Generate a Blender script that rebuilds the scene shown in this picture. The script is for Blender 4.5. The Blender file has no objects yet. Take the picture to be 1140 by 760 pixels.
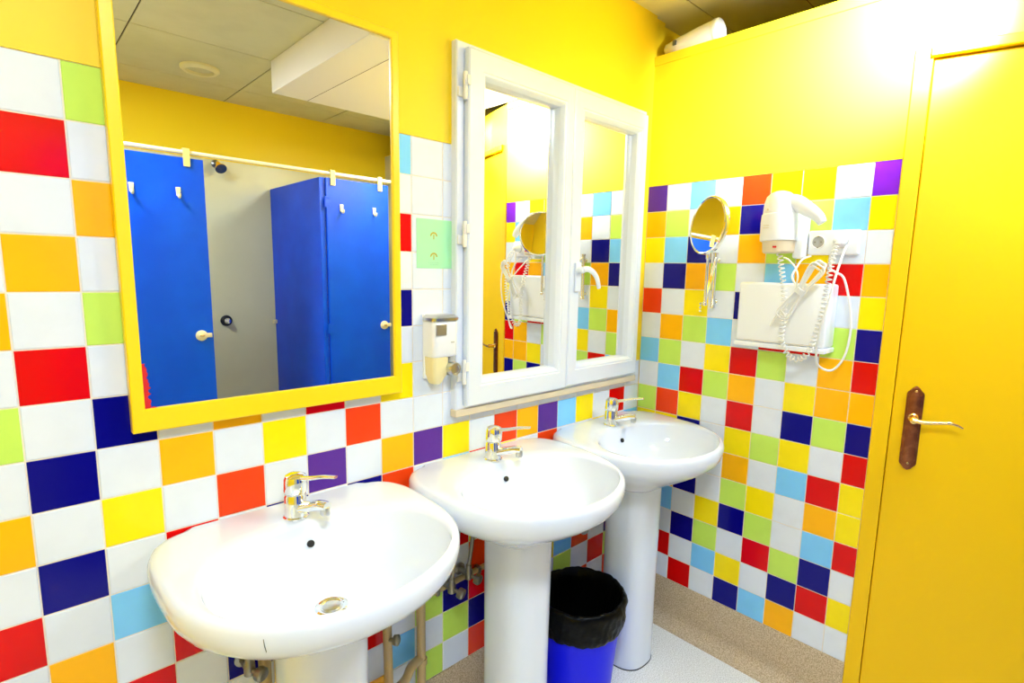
import bpy, bmesh, math, random
from mathutils import Vector, Matrix
random.seed(7)
PI = math.pi
scene = bpy.context.scene
COL = scene.collection

# ------------------------------------------------------------------ materials
def lin(c):
    c = c / 255.0
    return c / 12.92 if c <= 0.04045 else ((c + 0.055) / 1.055) ** 2.4

def mat(name, rgb, rough=0.4, metal=0.0, spec=0.5, coat=0.0, noise=None, bump=None, alpha=1.0, trans=0.0):
    m = bpy.data.materials.new(name)
    m.use_nodes = True
    nt = m.node_tree
    b = nt.nodes['Principled BSDF']
    col = (rgb[0], rgb[1], rgb[2], 1)
    b.inputs['Base Color'].default_value = col
    b.inputs['Roughness'].default_value = rough
    b.inputs['Metallic'].default_value = metal
    b.inputs['Specular IOR Level'].default_value = spec
    b.inputs['Coat Weight'].default_value = coat
    b.inputs['Transmission Weight'].default_value = trans
    b.inputs['Alpha'].default_value = alpha
    tc = None
    if noise or bump:
        tc = nt.nodes.new('ShaderNodeTexCoord')
    if noise:
        scale, rgb2, lo, hi = noise
        n = nt.nodes.new('ShaderNodeTexNoise')
        n.inputs['Scale'].default_value = scale
        n.inputs['Detail'].default_value = 4
        r = nt.nodes.new('ShaderNodeValToRGB')
        r.color_ramp.elements[0].position = lo
        r.color_ramp.elements[1].position = hi
        r.color_ramp.elements[0].color = col
        r.color_ramp.elements[1].color = (rgb2[0], rgb2[1], rgb2[2], 1)
        nt.links.new(tc.outputs['Object'], n.inputs['Vector'])
        nt.links.new(n.outputs['Fac'], r.inputs['Fac'])
        nt.links.new(r.outputs['Color'], b.inputs['Base Color'])
    if bump:
        scale, strength = bump
        n = nt.nodes.new('ShaderNodeTexNoise')
        n.inputs['Scale'].default_value = scale
        n.inputs['Detail'].default_value = 3
        bp = nt.nodes.new('ShaderNodeBump')
        bp.inputs['Strength'].default_value = strength
        bp.inputs['Distance'].default_value = 0.002
        nt.links.new(tc.outputs['Object'], n.inputs['Vector'])
        nt.links.new(n.outputs['Fac'], bp.inputs['Height'])
        nt.links.new(bp.outputs['Normal'], b.inputs['Normal'])
    return m

YEL = (0.90, 0.655, 0.016)
M = {}
M['paint'] = mat('yellow_paint', YEL, 0.42, spec=0.2, bump=(60, 0.08), noise=(3, (0.89, 0.635, 0.016), 0.35, 0.7))
M['door_paint'] = mat('yellow_door_paint', (0.85, 0.52, 0.003), 0.36, spec=0.2, bump=(35, 0.05))
M['frame_paint'] = mat('yellow_frame_paint', (0.95, 0.66, 0.004), 0.3, bump=(90, 0.1))
M['ceiling'] = mat('ceiling_panel', (0.70, 0.67, 0.37), 0.8, bump=(120, 0.1), noise=(6, (0.64, 0.61, 0.32), 0.4, 0.7))
M['ceiling_gap'] = mat('ceiling_joint', (0.10, 0.08, 0.05), 0.9)
M['bulkhead'] = mat('bulkhead_board', (0.80, 0.77, 0.70), 0.7, bump=(80, 0.05))
M['cream'] = mat('cream_wall_tile', (0.70, 0.66, 0.40), 0.35, noise=(2.5, (0.64, 0.60, 0.35), 0.4, 0.7))
M['white_wall'] = mat('plain_white_wall', (0.80, 0.80, 0.78), 0.6, bump=(60, 0.05))
M['grout'] = mat('grout', (0.80, 0.72, 0.60), 0.8, bump=(200, 0.2))
M['floor'] = mat('speckled_vinyl', (0.60, 0.60, 0.57), 0.45, noise=(260, (0.92, 0.93, 0.92), 0.38, 0.62), bump=(200, 0.12))
M['cove'] = mat('speckled_vinyl_shaded', (0.36, 0.27, 0.16), 0.5, noise=(260, (0.64, 0.52, 0.36), 0.38, 0.62))  # same vinyl as the floor, its warm shade put into the darker tan
TILE = {
    'W': (0.74, 0.80, 0.90), 'Y': (0.98, 0.78, 0.005), 'O': (1.0, 0.48, 0.003), 'R': (0.68, 0.002, 0.002),
    'T': (0.80, 0.055, 0.006), 'N': (0.003, 0.002, 0.21), 'P': (0.085, 0.022, 0.30), 'L': (0.56, 0.82, 0.12),  # T and P: red and navy tiles with glare tinted into the colour
    'C': (0.21, 0.59, 1.0), 'V': (0.19, 0.015, 0.70),  # V: navy again, with strong light put into the colour
}
TILEN = {'W': 'white', 'Y': 'yellow', 'O': 'amber', 'R': 'red', 'T': 'red_glare_tint', 'N': 'navy', 'P': 'navy_glare_tint', 'L': 'lime', 'C': 'sky_blue', 'V': 'navy_lit_tint'}
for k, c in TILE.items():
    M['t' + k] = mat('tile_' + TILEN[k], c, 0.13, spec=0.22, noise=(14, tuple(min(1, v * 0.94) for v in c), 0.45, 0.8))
M['ceramic'] = mat('white_ceramic', (0.75, 0.81, 0.91), 0.09, coat=0.3)
M['plastic'] = mat('white_plastic', (0.84, 0.86, 0.88), 0.3)
M['plastic2'] = mat('off_white_plastic', (0.80, 0.79, 0.74), 0.38)
M['pvc'] = mat('white_pvc', (0.74, 0.80, 0.90), 0.25)
M['gasket'] = mat('dark_gasket', (0.10, 0.10, 0.07), 0.6)
M['beige'] = mat('beige_shade_and_marks', (0.70, 0.60, 0.42), 0.5)  # shade of sill and dryer nozzle put into the colour; also small marks
M['chrome'] = mat('chrome', (0.86, 0.87, 0.86), 0.09, 1.0)
M['steel'] = mat('brushed_steel', (0.62, 0.62, 0.60), 0.28, 1.0)
M['mirror'] = mat('silvered_glass', (0.90, 0.90, 0.88), 0.006, 1.0)
M['brass'] = mat('brass', (0.80, 0.55, 0.20), 0.2, 1.0)
M['bronze'] = mat('aged_bronze', (0.19, 0.055, 0.022), 0.33, 0.75, noise=(50, (0.30, 0.11, 0.045), 0.45, 0.75), bump=(70, 0.3))
M['blue_door'] = mat('blue_laminate', (0.001, 0.062, 0.66), 0.38, spec=0.2, noise=(5, (0.001, 0.08, 0.76), 0.4, 0.7))
M['blue_bin'] = mat('blue_bin_plastic', (0.001, 0.004, 0.88), 0.35, spec=0.25)
M['liner'] = mat('black_liner_film', (0.002, 0.002, 0.0015), 0.30, spec=0.10, bump=(55, 0.8))
M['black'] = mat('black_rubber', (0.008, 0.008, 0.008), 0.5)
M['pipe'] = mat('cream_painted_pipe', (0.52, 0.38, 0.17), 0.4, bump=(60, 0.2))
M['hose'] = mat('braided_hose', (0.30, 0.28, 0.22), 0.4, 0.7, bump=(400, 0.6))
M['valve'] = mat('dull_valve_metal', (0.30, 0.29, 0.25), 0.3, 0.9)
M['yellow_clip'] = mat('cream_clip_plastic', (0.75, 0.62, 0.22), 0.4)
M['hook'] = mat('pale_hook_plastic', (0.75, 0.68, 0.42), 0.35)
M['mint'] = mat('mint_paper', (0.38, 0.84, 0.47), 0.35)
M['gold_ink'] = mat('golden_ink', (0.48, 0.38, 0.03), 0.5)
M['grey_ink'] = mat('grey_ink', (0.32, 0.55, 0.42), 0.5)
M['amber'] = mat('amber_soap', (0.86, 0.76, 0.40), 0.2)
M['grey'] = mat('grey_plastic', (0.42, 0.42, 0.41), 0.35)
M['red'] = mat('red_paint', (0.55, 0.006, 0.012), 0.5)
M['dark'] = mat('dark_cavity', (0.012, 0.010, 0.008), 0.7)
M['cord'] = mat('white_cord', (0.82, 0.82, 0.78), 0.4)
M['olive'] = mat('olive_painted_metal', (0.42, 0.33, 0.05), 0.4)
M['vent'] = mat('cream_vent', (0.84, 0.78, 0.42), 0.45)
M['rail'] = mat('cream_rail', (0.86, 0.80, 0.55), 0.25, spec=0.6)

# ------------------------------------------------------------------ mesh helpers
class MB:
    def __init__(self):
        self.bm = bmesh.new()
        self.mi = 0
    def face(self, vs, mi=None):
        try:
            f = self.bm.faces.new(vs)
        except ValueError:
            return None
        f.material_index = self.mi if mi is None else mi
        return f
    def v(self, p):
        return self.bm.verts.new(p)
    def box(self, x0, x1, y0, y1, z0, z1, mx=None, bevel=0.0, seg=2):
        ps = [(x0, y0, z0), (x1, y0, z0), (x1, y1, z0), (x0, y1, z0), (x0, y0, z1), (x1, y0, z1), (x1, y1, z1), (x0, y1, z1)]
        if mx is not None:
            ps = [mx @ Vector(p) for p in ps]
        vs = [self.v(p) for p in ps]
        fs = [self.face([vs[i] for i in q]) for q in ((0, 3, 2, 1), (4, 5, 6, 7), (0, 1, 5, 4), (1, 2, 6, 5), (2, 3, 7, 6), (3, 0, 4, 7))]
        if bevel > 0:
            es = list({e for f in fs for e in f.edges})
            r = bmesh.ops.bevel(self.bm, geom=es, offset=bevel, segments=seg, affect='EDGES', profile=0.5)
            for f in r['faces']:
                f.material_index = self.mi
        return self
    def loft(self, rings, closed=True, cap0=False, cap1=False):
        R = [[self.v(p) for p in r] for r in rings]
        n = len(R[0])
        for a, b in zip(R, R[1:]):
            for i in range(n if closed else n - 1):
                j = (i + 1) % n
                self.face([a[i], a[j], b[j], b[i]])
        if cap0: self.face(list(reversed(R[0])))
        if cap1: self.face(R[-1])
        return R
    def tube(self, pts, r, n=10, caps=True, squash=None):
        pts = [Vector(p) for p in pts]
        rr = r if isinstance(r, (list, tuple)) else [r] * len(pts)
        rings = []
        up = None
        for i, p in enumerate(pts):
            if i == 0: t = pts[1] - pts[0]
            elif i == len(pts) - 1: t = pts[-1] - pts[-2]
            else: t = (pts[i + 1] - p).normalized() + (p - pts[i - 1]).normalized()
            t.normalize()
            if up is None:
                up = Vector((0, 0, 1)) if abs(t.z) < 0.9 else Vector((1, 0, 0))
            a = (up - t * up.dot(t)).normalized()
            b = t.cross(a)
            up = a
            sq = squash or (1, 1)
            rings.append([p + a * math.cos(2 * PI * k / n) * rr[i] * sq[0] + b * math.sin(2 * PI * k / n) * rr[i] * sq[1] for k in range(n)])
        self.loft(rings, True, caps, caps)
        return self
    def lathe(self, prof, o=(0, 0, 0), axis=(0, 0, 1), n=32):
        """prof: list of (radius, height along axis)"""
        o = Vector(o); ax = Vector(axis).normalized()
        q = Vector((0, 0, 1)).rotation_difference(ax)
        rings = []
        for r, h in prof:
            rings.append([o + q @ Vector((math.cos(2 * PI * k / n) * max(r, 1e-5), math.sin(2 * PI * k / n) * max(r, 1e-5), h)) for k in range(n)])
        self.loft(rings, True, True, True)
        return self
    def prism(self, poly, fn, d0, d1, bevel=0.0):
        """poly of 2-D points, fn(a, b, d) -> 3-D point"""
        A = [self.v(fn(a, b, d0)) for a, b in poly]
        B = [self.v(fn(a, b, d1)) for a, b in poly]
        fs = [self.face(list(reversed(A))), self.face(B)]
        n = len(poly)
        for i in range(n):
            j = (i + 1) % n
            fs.append(self.face([A[i], A[j], B[j], B[i]]))
        if bevel > 0:
            es = list({e for f in fs if f for e in f.edges})
            bmesh.ops.bevel(self.bm, geom=es, offset=bevel, segments=2, affect='EDGES', profile=0.5)
        return self
    def build(self, name, mats, parent=None, smooth=35, loc=None):
        bmesh.ops.recalc_face_normals(self.bm, faces=self.bm.faces)
        me = bpy.data.meshes.new(name)
        off = Vector((0, 0, 0))
        if parent is not None:
            pp = parent
            while pp is not None:
                off += pp.location
                pp = pp.parent
        l = Vector(loc) if loc is not None else Vector((0, 0, 0))
        if parent is None or loc is not None:
            bmesh.ops.translate(self.bm, verts=self.bm.verts, vec=-l)
            locl = l - off
        else:
            bmesh.ops.translate(self.bm, verts=self.bm.verts, vec=-off)
            locl = Vector((0, 0, 0))
        if smooth:
            ang = math.radians(smooth)
            for f in self.bm.faces: f.smooth = True
            for e in self.bm.edges:
                if len(e.link_faces) == 2:
                    e.smooth = e.calc_face_angle(0) < ang
        self.bm.to_mesh(me)
        self.bm.free()
        if not isinstance(mats, (list, tuple)): mats = [mats]
        for m in mats: me.materials.append(m)
        o = bpy.data.objects.new(name, me)
        COL.objects.link(o)
        o.location = locl
        if parent is not None: o.parent = parent
        return o

def empty(name, loc, label=None, cat=None, group=None, kind=None):
    o = bpy.data.objects.new(name, None)
    COL.objects.link(o)
    o.location = loc
    o.empty_display_size = 0.05
    tag(o, label, cat, group, kind)
    return o

def tag(o, label=None, cat=None, group=None, kind=None):
    if label: o['label'] = label
    if cat: o['category'] = cat
    if group: o['group'] = group
    if kind: o['kind'] = kind
    return o

def struct(o, label=None, cat=None):
    return tag(o, label, cat, None, 'structure')

def catmull(pts, n, closed=False):
    P = [Vector(p) for p in pts]
    out = []
    m = len(P)
    segs = m if closed else m - 1
    for i in range(segs):
        if closed:
            p0, p1, p2, p3 = P[i - 1], P[i], P[(i + 1) % m], P[(i + 2) % m]
        else:
            p0, p1, p2, p3 = P[max(i - 1, 0)], P[i], P[i + 1], P[min(i + 2, m - 1)]
        for k in range(n):
            t = k / n
            out.append(0.5 * ((2 * p1) + (-p0 + p2) * t + (2 * p0 - 5 * p1 + 4 * p2 - p3) * t * t + (-p0 + 3 * p1 - 3 * p2 + p3) * t ** 3))
    if not closed: out.append(P[-1])
    return out

def resample(pts, n):
    L = [0]
    for a, b in zip(pts, pts[1:]): L.append(L[-1] + (b - a).length)
    out = []; j = 0
    for k in range(n):
        s = L[-1] * k / (n - 1)
        while j < len(L) - 2 and L[j + 1] < s: j += 1
        d = L[j + 1] - L[j]
        out.append(pts[j].lerp(pts[j + 1], (s - L[j]) / d if d > 1e-9 else 0))
    return out

# ------------------------------------------------------------------ the shell
ZC = 2.42          # ceiling height
ZT = 1.785         # top of the tiling
ZB = 0.185         # bottom of the tiling, above the vinyl skirting
T = 0.10
YB = -2.56         # back wall of the shower stalls
XL = -3.0
XR = 1.0
ZP = 2.266         # top of the right partition
YE = -0.858        # where the right wall turns towards the door
TH = math.radians(14)
UX, UY = math.sin(TH), -math.cos(TH)      # along the door wall, away from the mirror wall
NX, NY = -math.cos(TH), -math.sin(TH)     # out of the door wall, into the room
def dw(u, n, z):  # point on the door wall: u along, n out into the room
    return Vector((u * UX + n * NX, YE + u * UY + n * NY, z))

# floor
b = MB(); b.box(XL - 0.1, XR + 0.1, YB - 0.1, 0.3, -0.1, 0.0)
struct(b.build('floor', M['floor'], smooth=0), 'pale speckled vinyl washroom floor', 'floor')

# ceiling panels with dark joints
def ceiling():
    b = MB()
    b.mi = 1
    b.box(XL - 0.1, XR + 0.1, YB - 0.1, 0.3, ZC + 0.004, ZC + 0.08)
    b.mi = 0
    xs = [XL - 0.1] + [-1.43 + 0.6 * k for k in range(-2, 5)] + [XR + 0.1]
    ys = [YB - 0.1, -2.25, -1.65, -1.05, -0.45, -0.145, 0.3]
    g = 0.003
    for x0, x1 in zip(xs, xs[1:]):
        for y0, y1 in zip(ys, ys[1:]):
            if x1 - x0 > 0.02: b.box(x0 + g, x1 - g, y0 + g, y1 - g, ZC, ZC + 0.004)
    return b.build('ceiling', [M['ceiling'], M['ceiling_gap']], smooth=0)
struct(ceiling(), 'dull cream ceiling of square panels with dark joints', 'ceiling')

# lowered ceiling bulkhead
b = MB()
BX0, BX1, BY0, BY1, BZ = -0.87, -0.004, -1.65, -0.68, 2.272
b.box(BX0, BX1, BY0, BY1, BZ, ZC - 0.001, bevel=0.003)
bulk = struct(b.build('trim_1', M['bulkhead'], smooth=0), 'boxed ceiling bulkhead with pale side face seen in the big mirror', 'ceiling bulkhead')
b = MB()
b.box(-0.7012, -0.6988, BY0 + 0.01, BY1 - 0.01, BZ - 0.0006, BZ + 0.001)
b.build('panel_joint', M['ceiling_gap'], bulk, smooth=0)

# mirror wall (left wall): yellow plaster above, tiles below
def tiled(name, plaster_boxes, tiles, fn, extent, mats):
    """tiles: dict (col,row)->letter; fn(a, z, d) -> point (a along wall, d out of the wall)"""
    keys = sorted(set(tiles.values()))
    return keys

def add_tile(b, fn, a0, a1, z0, z1, mi, g=0.0012, bev=0.0014):
    """one glazed tile: front face at d=0, bevelled rim going back to d=-0.004"""
    a0 += g; a1 -= g; z0 += g; z1 -= g
    o = [fn(a0, z0, -0.004), fn(a1, z0, -0.004), fn(a1, z1, -0.004), fn(a0, z1, -0.004)]
    m = [fn(a0, z0, -bev), fn(a1, z0, -bev), fn(a1, z1, -bev), fn(a0, z1, -bev)]
    i = [fn(a0 + bev, z0 + bev, 0), fn(a1 - bev, z0 + bev, 0), fn(a1 - bev, z1 - bev, 0), fn(a0 + bev, z1 - bev, 0)]
    O = [b.v(p) for p in o]; Mm = [b.v(p) for p in m]; I = [b.v(p) for p in i]
    for k in range(4):
        j = (k + 1) % 4
        b.face([O[k], O[j], Mm[j], Mm[k]], mi)
        b.face([Mm[k], Mm[j], I[j], I[k]], mi)
    b.face(I, mi)

LEFT = {  # column -> 16 letters from the top row down ('.' keeps to the chequered filler)
    -1: '..W.OWLWOWRW....',
    0:  'WRWOWRWNWNWOWRWL',
    1:  'LWOWLWNWYWCWRWYW',
    2:  'WCWRWYWOWRWRWCWN',
    3:  'YWNWLWOWTWLWNWRW',
    4:  'WOWRWCWYWNWRWYWC',
    5:  'CWLWOWRWPWYWLWRW',
    6:  'WRWYWNWTWNWCWRWO',
    7:  'CWRWNWYWOTWYWWCW',
    8:  'WWWWWWWWPWCWWLWL',
    9:  'WWWWWWWWYCWRWNLW',
    10: 'WWWWWWWWWRWYTRNT',
    11: 'WWWWWWWWTYWCWLWR',
    12: 'WWWWWWWWOWLWNWOW',
    13: 'WWWWWWWWPTWOWYWN',
    14: 'WWWWWWWWCWRWNCLW',
    15: 'WWWWWWWWYWCWLTWT',
    16: 'WWWWWWWWWYWRWWRW',
    17: 'WWWWWWWWRWTWONLT',
    18: 'WWWWWWWWWCWYWRWC',
}
XO = -1.8966       # x of the line between columns -1 and 0
FILL = 'ROLNCYRO'
def left_letter(c, r):
    s = LEFT.get(c)
    if s and s[r] != '.': return s[r]
    return 'W' if (c + r) % 2 == 0 else FILL[(c * 5 + r * 3) % 8]
keys = list(TILE)
OX0, OX1, OZ0, OZ1 = XO + 10 * T, -0.095, ZT - 7 * T, 2.0   # window opening
tmats = [M['t' + k] for k in keys]
b = MB()
b.mi = 0
b.box(XL - 0.1, 0.075, 0.012, 0.16, 0.0, ZC)                       # the wall itself
b.mi = 1                                                            # grout bed around the window opening
b.box(XL, 0.0, 0.0016, 0.0119, ZB, OZ0)
b.box(XL, OX0, 0.0016, 0.0119, OZ0, ZT)
b.mi = 0
b.box(OX1, -0.0005, -0.0006, 0.0119, OZ0, ZT)                       # painted strip right of the window
b.box(XL, OX0, -0.0012, 0.0119, ZT, ZC - 0.0002)                    # plaster above the tiles
b.box(OX0, OX1, -0.0012, 0.0119, OZ1, ZC - 0.0002)
b.box(OX1, 0.0, -0.0012, 0.0119, ZT, ZC - 0.0002)
fnL = lambda a, z, d: Vector((a, -d, z))
for c in range(-11, 19):
    for r in range(16):
        if c >= 10 and r < 7: continue
        a0 = XO + c * T; a1 = a0 + T
        if c == 18: a1 = -0.0005
        if a0 < XL: continue
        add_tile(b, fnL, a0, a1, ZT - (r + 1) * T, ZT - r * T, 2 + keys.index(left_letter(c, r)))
struct(b.build('wall_left', [M['paint'], M['grout']] + tmats, smooth=0), 'yellow wall with multicoloured square tiles behind the washbasins', 'wall')

# right wall (partition): tiles below, yellow above, open at the top
RIGHT = {
    0: 'POYWTWCWLYWRWLWR', 1: 'WLCNWOLCTYWOCWRW', 2: 'CWNOYLWRYNWNWNWR', 3: 'WOWLWCYLWWWWYLCW',
    4: 'TNOWNWROR' + 'YOLNWYN', 5: 'OWLCWRLWWLWYLRWC', 6: 'YLYOWRWYNYCWWLNO', 7: 'WCWRWLOOLWROCNRW', 8: 'VYWOYNRONRYYRWYW',
}
YO = 0.0115        # y of the line before column 0
b = MB()
b.mi = 0
b.box(0.004, 0.075, YE - 0.002, 0.004, 0.0, ZP)
b.mi = 1
b.box(0.0016, 0.0039, YE, 0.0, ZB, ZT)
b.mi = 0
b.box(-0.0012, 0.0039, YE, -0.0012, ZT, ZP - 0.0002)
fnR = lambda a, z, d: Vector((-d, -a, z))
for d, s in RIGHT.items():
    for r in range(16):
        a0 = -YO + d * T; a1 = a0 + T
        a0 = max(a0, 0.0005); a1 = min(a1, -YE)
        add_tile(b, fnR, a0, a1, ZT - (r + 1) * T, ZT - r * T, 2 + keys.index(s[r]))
struct(b.build('wall_right', [M['paint'], M['grout']] + tmats, smooth=0), 'yellow partition wall with multicoloured square tiles left of the door', 'wall')
b = MB()
b.box(-0.006, 0.078, YE, -0.002, ZP - 0.03, ZP + 0.004, bevel=0.002)
struct(b.build('trim_2', M['paint'], smooth=0), 'yellow capping strip along the top of the right partition', 'trim')

# the angled wall with the door in it
DU0, DU1, DZ = 0.047, 0.80, 2.046
b = MB()
def dbox(b, u0, u1, n0, n1, z0, z1, bevel=0.0):
    ps = Matrix(((UX, NX, 0, 0), (UY, NY, 0, YE), (0, 0, 1, 0), (0, 0, 0, 1)))
    b.box(u0, u1, n0, n1, z0, z1, mx=ps, bevel=bevel)
dbox(b, 0.0, DU1 + 0.25, -0.08, -0.001, DZ + 0.03, ZP)
dbox(b, DU1 + 0.045, DU1 + 0.25, -0.08, -0.001, 0, DZ + 0.03)
struct(b.build('wall_entrance', M['paint'], smooth=0), 'yellow wall above and beside the yellow door', 'wall')
xe, ye = (DU1 + 0.25) * UX, YE + (DU1 + 0.25) * UY
b = MB(); b.box(xe, xe + 0.08, YB, ye, 0, ZP)
struct(b.build('wall_stall_end', M['cream'], smooth=0), 'cream end wall of the shower stalls', 'wall')
# upper recess beyond the partition
b = MB(); b.box(0.0751, XR, 0.03, 0.14, 0, ZC)
struct(b.build('wall_recess', M['paint'], smooth=0), 'shadowed wall continuing beyond the partition top', 'wall')
b = MB(); b.box(XR, XR + 0.1, YB - 0.1, 0.3, 0, ZC)
struct(b.build('wall_far_right', M['paint'], smooth=0), 'shadowed yellow wall seen over the partition', 'wall')
# back wall of the stalls: cream below, yellow above
b = MB()
b.mi = 0; b.box(XL, XR, YB - 0.1, YB, 0, 2.07)
b.mi = 1; b.box(XL, XR, YB - 0.1, YB + 0.0015, 2.07, ZC)
struct(b.build('wall_back', [M['cream'], M['paint']], smooth=0), 'cream stall back wall with yellow band, reflected in big mirror', 'wall')
b = MB(); b.box(XL - 0.1, XL, YB - 0.1, 0.1, 0, ZC)
struct(b.build('wall_far_left', M['paint'], smooth=0), 'plain yellow end wall of the washroom', 'wall')

# vinyl cove skirting
def cove(name, p0, p1, out, label, h=ZB):
    p0 = Vector(p0); p1 = Vector(p1); out = Vector(out)
    R = 0.055
    prof = [(-0.004, h), (0.002, h), (0.003, h - 0.003)]
    for k in range(9):
        a = PI + k / 8 * PI / 2
        prof.append((0.003 + R + R * math.cos(a), R + R * math.sin(a) + 0.0012))
    prof += [(0.003 + R, -0.004), (-0.004, -0.004)]
    b = MB()
    ring = lambda p: [p + out * d + Vector((0, 0, z)) for d, z in prof]
    b.loft([ring(p0), ring(p1)], True, True, True)
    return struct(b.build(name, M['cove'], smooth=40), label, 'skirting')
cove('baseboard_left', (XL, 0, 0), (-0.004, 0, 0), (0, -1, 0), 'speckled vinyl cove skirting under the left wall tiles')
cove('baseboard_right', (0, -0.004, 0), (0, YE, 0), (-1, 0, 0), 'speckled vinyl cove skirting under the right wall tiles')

# ------------------------------------------------------------------ door_1
door = empty('door_1', dw(DU0, 0, 0), 'yellow washroom door with bronze handle plate at right edge of photo', 'door', None, 'structure')
b = MB()
# jamb left, jamb right, lintel, each with a stop bead
dbox(b, 0.0, DU0 - 0.002, -0.075, 0.004, 0, DZ + 0.03, bevel=0.003)
dbox(b, DU1 + 0.002, DU1 + 0.047, -0.075, 0.004, 0, DZ + 0.03, bevel=0.003)
b.build('jamb', M['door_paint'], door, smooth=0)
b = MB()
dbox(b, DU0 - 0.010, DU1 + 0.010, -0.075, 0.016, DZ + 0.004, DZ + 0.031, bevel=0.003)
b.build('lintel', M['door_paint'], door, smooth=0)
b = MB()
dbox(b, DU0, DU1, -0.045, -0.004, 0.006, DZ, bevel=0.003)
leaf = b.build('door_leaf', M['door_paint'], door, smooth=0)
hu = 0.100
hp = empty('door_handle', (0, 0, 0)); 
hp.parent = door
def plate_poly():
    w, h0, h1 = 0.0215, 0.895, 1.105
    pts = [(-w, h0), (-w * 0.9, h0 - 0.006), (-w * 0.62, h0 - 0.009), (-w * 0.45, h0 - 0.018), (0, h0 - 0.023), (w * 0.45, h0 - 0.018), (w * 0.62, h0 - 0.009), (w * 0.9, h0 - 0.006), (w, h0)]
    pts += [(w, h1), (w * 0.9, h1 + 0.006), (w * 0.62, h1 + 0.009), (w * 0.45, h1 + 0.018), (0, h1 + 0.025), (-w * 0.45, h1 + 0.018), (-w * 0.62, h1 + 0.009), (-w * 0.9, h1 + 0.006), (-w, h1)]
    return pts
b = MB()
b.prism(plate_poly(), lambda a, z, d: dw(hu + a, d, z), -0.004, 0.003, bevel=0.0015)
b.prism([(a * 0.74, 1.0 + (z - 1.0) * 0.9) for a, z in plate_poly()], lambda a, z, d: dw(hu + a, d, z), 0.003, 0.0055, bevel=0.001)
b.build('backplate', M['bronze'], hp, smooth=25)
b = MB()
b.lathe([(0.0001, 0.0052), (0.0135, 0.0052), (0.0135, 0.009), (0.010, 0.013), (0.009, 0.03), (0.0105, 0.045), (0.0001, 0.047)], dw(hu, 0, 1.035), (NX, NY, 0), 20)
lv = catmull([dw(hu - 0.004, 0.042, 1.035), dw(hu + 0.02, 0.044, 1.033), dw(hu + 0.05, 0.044, 1.036), dw(hu + 0.08, 0.044, 1.040), dw(hu + 0.10, 0.042, 1.036), dw(hu + 0.113, 0.040, 1.030)], 5)
b.tube(lv, [0.0085 - 0.0045 * i / (len(lv) - 1) for i in range(len(lv))], 12, squash=(0.9, 1.0))
tag(b.build('lever', M['brass'], hp), 'brass lever')
for zz in (0.895, 1.115):
    b = MB(); b.lathe([(0.0001, 0.006), (0.003, 0.006), (0.0034, 0.0072), (0.002, 0.0085), (0.0001, 0.009)], dw(hu, 0, zz + 0.0), (NX, NY, 0), 12)
    b.build('screw', M['brass'], hp)

# ------------------------------------------------------------------ window_1: white casement with mirrored panes
win = empty('window_1', (-0.51, 0, 1.04), 'white double casement window with mirrored panes', 'window', None, 'structure')
WX0, WX1, WZ0, WZ1 = -0.968, -0.070, 1.018, 2.052
def rect_frame(b, x0, x1, z0, z1, prof):
    """prof: list of (inset, y) or ((left,right,bottom,top), y)"""
    rings = []
    for ins, y in prof:
        l, r, bo, to = ins if isinstance(ins, tuple) else (ins,) * 4
        rings.append([(x0 + l, y, z0 + bo), (x1 - r, y, z0 + bo), (x1 - r, y, z1 - to), (x0 + l, y, z1 - to)])
    b.loft(rings, True)
b = MB()
rect_frame(b, WX0, WX1, WZ0, WZ1, [(0, 0.003), (0, -0.020), (0.003, -0.024), (0.024, -0.024), (0.026, -0.02), (0.026, 0.003)])
b.build('fixed_frame', M['pvc'], win, smooth=20)
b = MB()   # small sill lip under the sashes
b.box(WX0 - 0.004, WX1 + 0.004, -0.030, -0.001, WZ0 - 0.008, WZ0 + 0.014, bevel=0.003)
b.build('sill', M['beige'], win, smooth=0)  # the beige base carries the shade under the sashes
b = MB()
rect_frame(b, WX0 + 0.022, WX1 - 0.022, WZ0 + 0.022, WZ1 - 0.022, [(0, -0.003), (0, -0.010), (0.028, -0.010), (0.028, -0.003)])
b.build('rebate', M['gasket'], win, smooth=0)
def sash(x0, x1, z0, z1, ins):
    l, r, bo, to = ins
    f = lambda k: (l + k, r + k, bo + k, to + k)
    b = MB()
    rect_frame(b, x0, x1, z0, z1, [((0.0,) * 4, -0.011), ((0.0,) * 4, -0.040), ((0.004,) * 4, -0.044), (f(-0.020), -0.044), (f(-0.017), -0.041), (f(-0.012), -0.041), (f(-0.009), -0.038), (f(-0.002), -0.026), (f(0.0), -0.014), (f(0.0), -0.002)])
    s = b.build('sash', M['pvc'], win, smooth=15)
    b = MB()
    b.box(x0 + l - 0.006, x1 - r + 0.006, -0.0030, 0.0010, z0 + bo - 0.006, z1 - to + 0.006)
    b.build('mirror_pane', M['mirror'], s, smooth=0)
    return s
SZ0, SZ1 = 1.040, 2.036
s1 = sash(-0.940, -0.5065, SZ0, SZ1, (0.069, 0.052, 0.078, 0.072))
s2 = sash(-0.5035, -0.086, SZ0 + 0.004, SZ1 - 0.004, (0.062, 0.046, 0.074, 0.072))
for z in (1.935, 1.54, 1.145):
    b = MB()
    b.lathe([(0.0001, -0.036), (0.0055, -0.036), (0.0062, -0.032), (0.0062, -0.002), (0.0055, -0.001), (0.0055, 0.001), (0.0062, 0.002), (0.0062, 0.032), (0.0055, 0.036), (0.0001, 0.036)], (-0.948, -0.037, z), (0, 0, 1), 14)
    b.box(-0.966, -0.949, -0.030, -0.0245, z - 0.028, z - 0.003, bevel=0.001)
    b.box(-0.947, -0.935, -0.046, -0.040, z + 0.003, z + 0.028, bevel=0.001)
    b.build('hinge', M['plastic2'], win)
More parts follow.
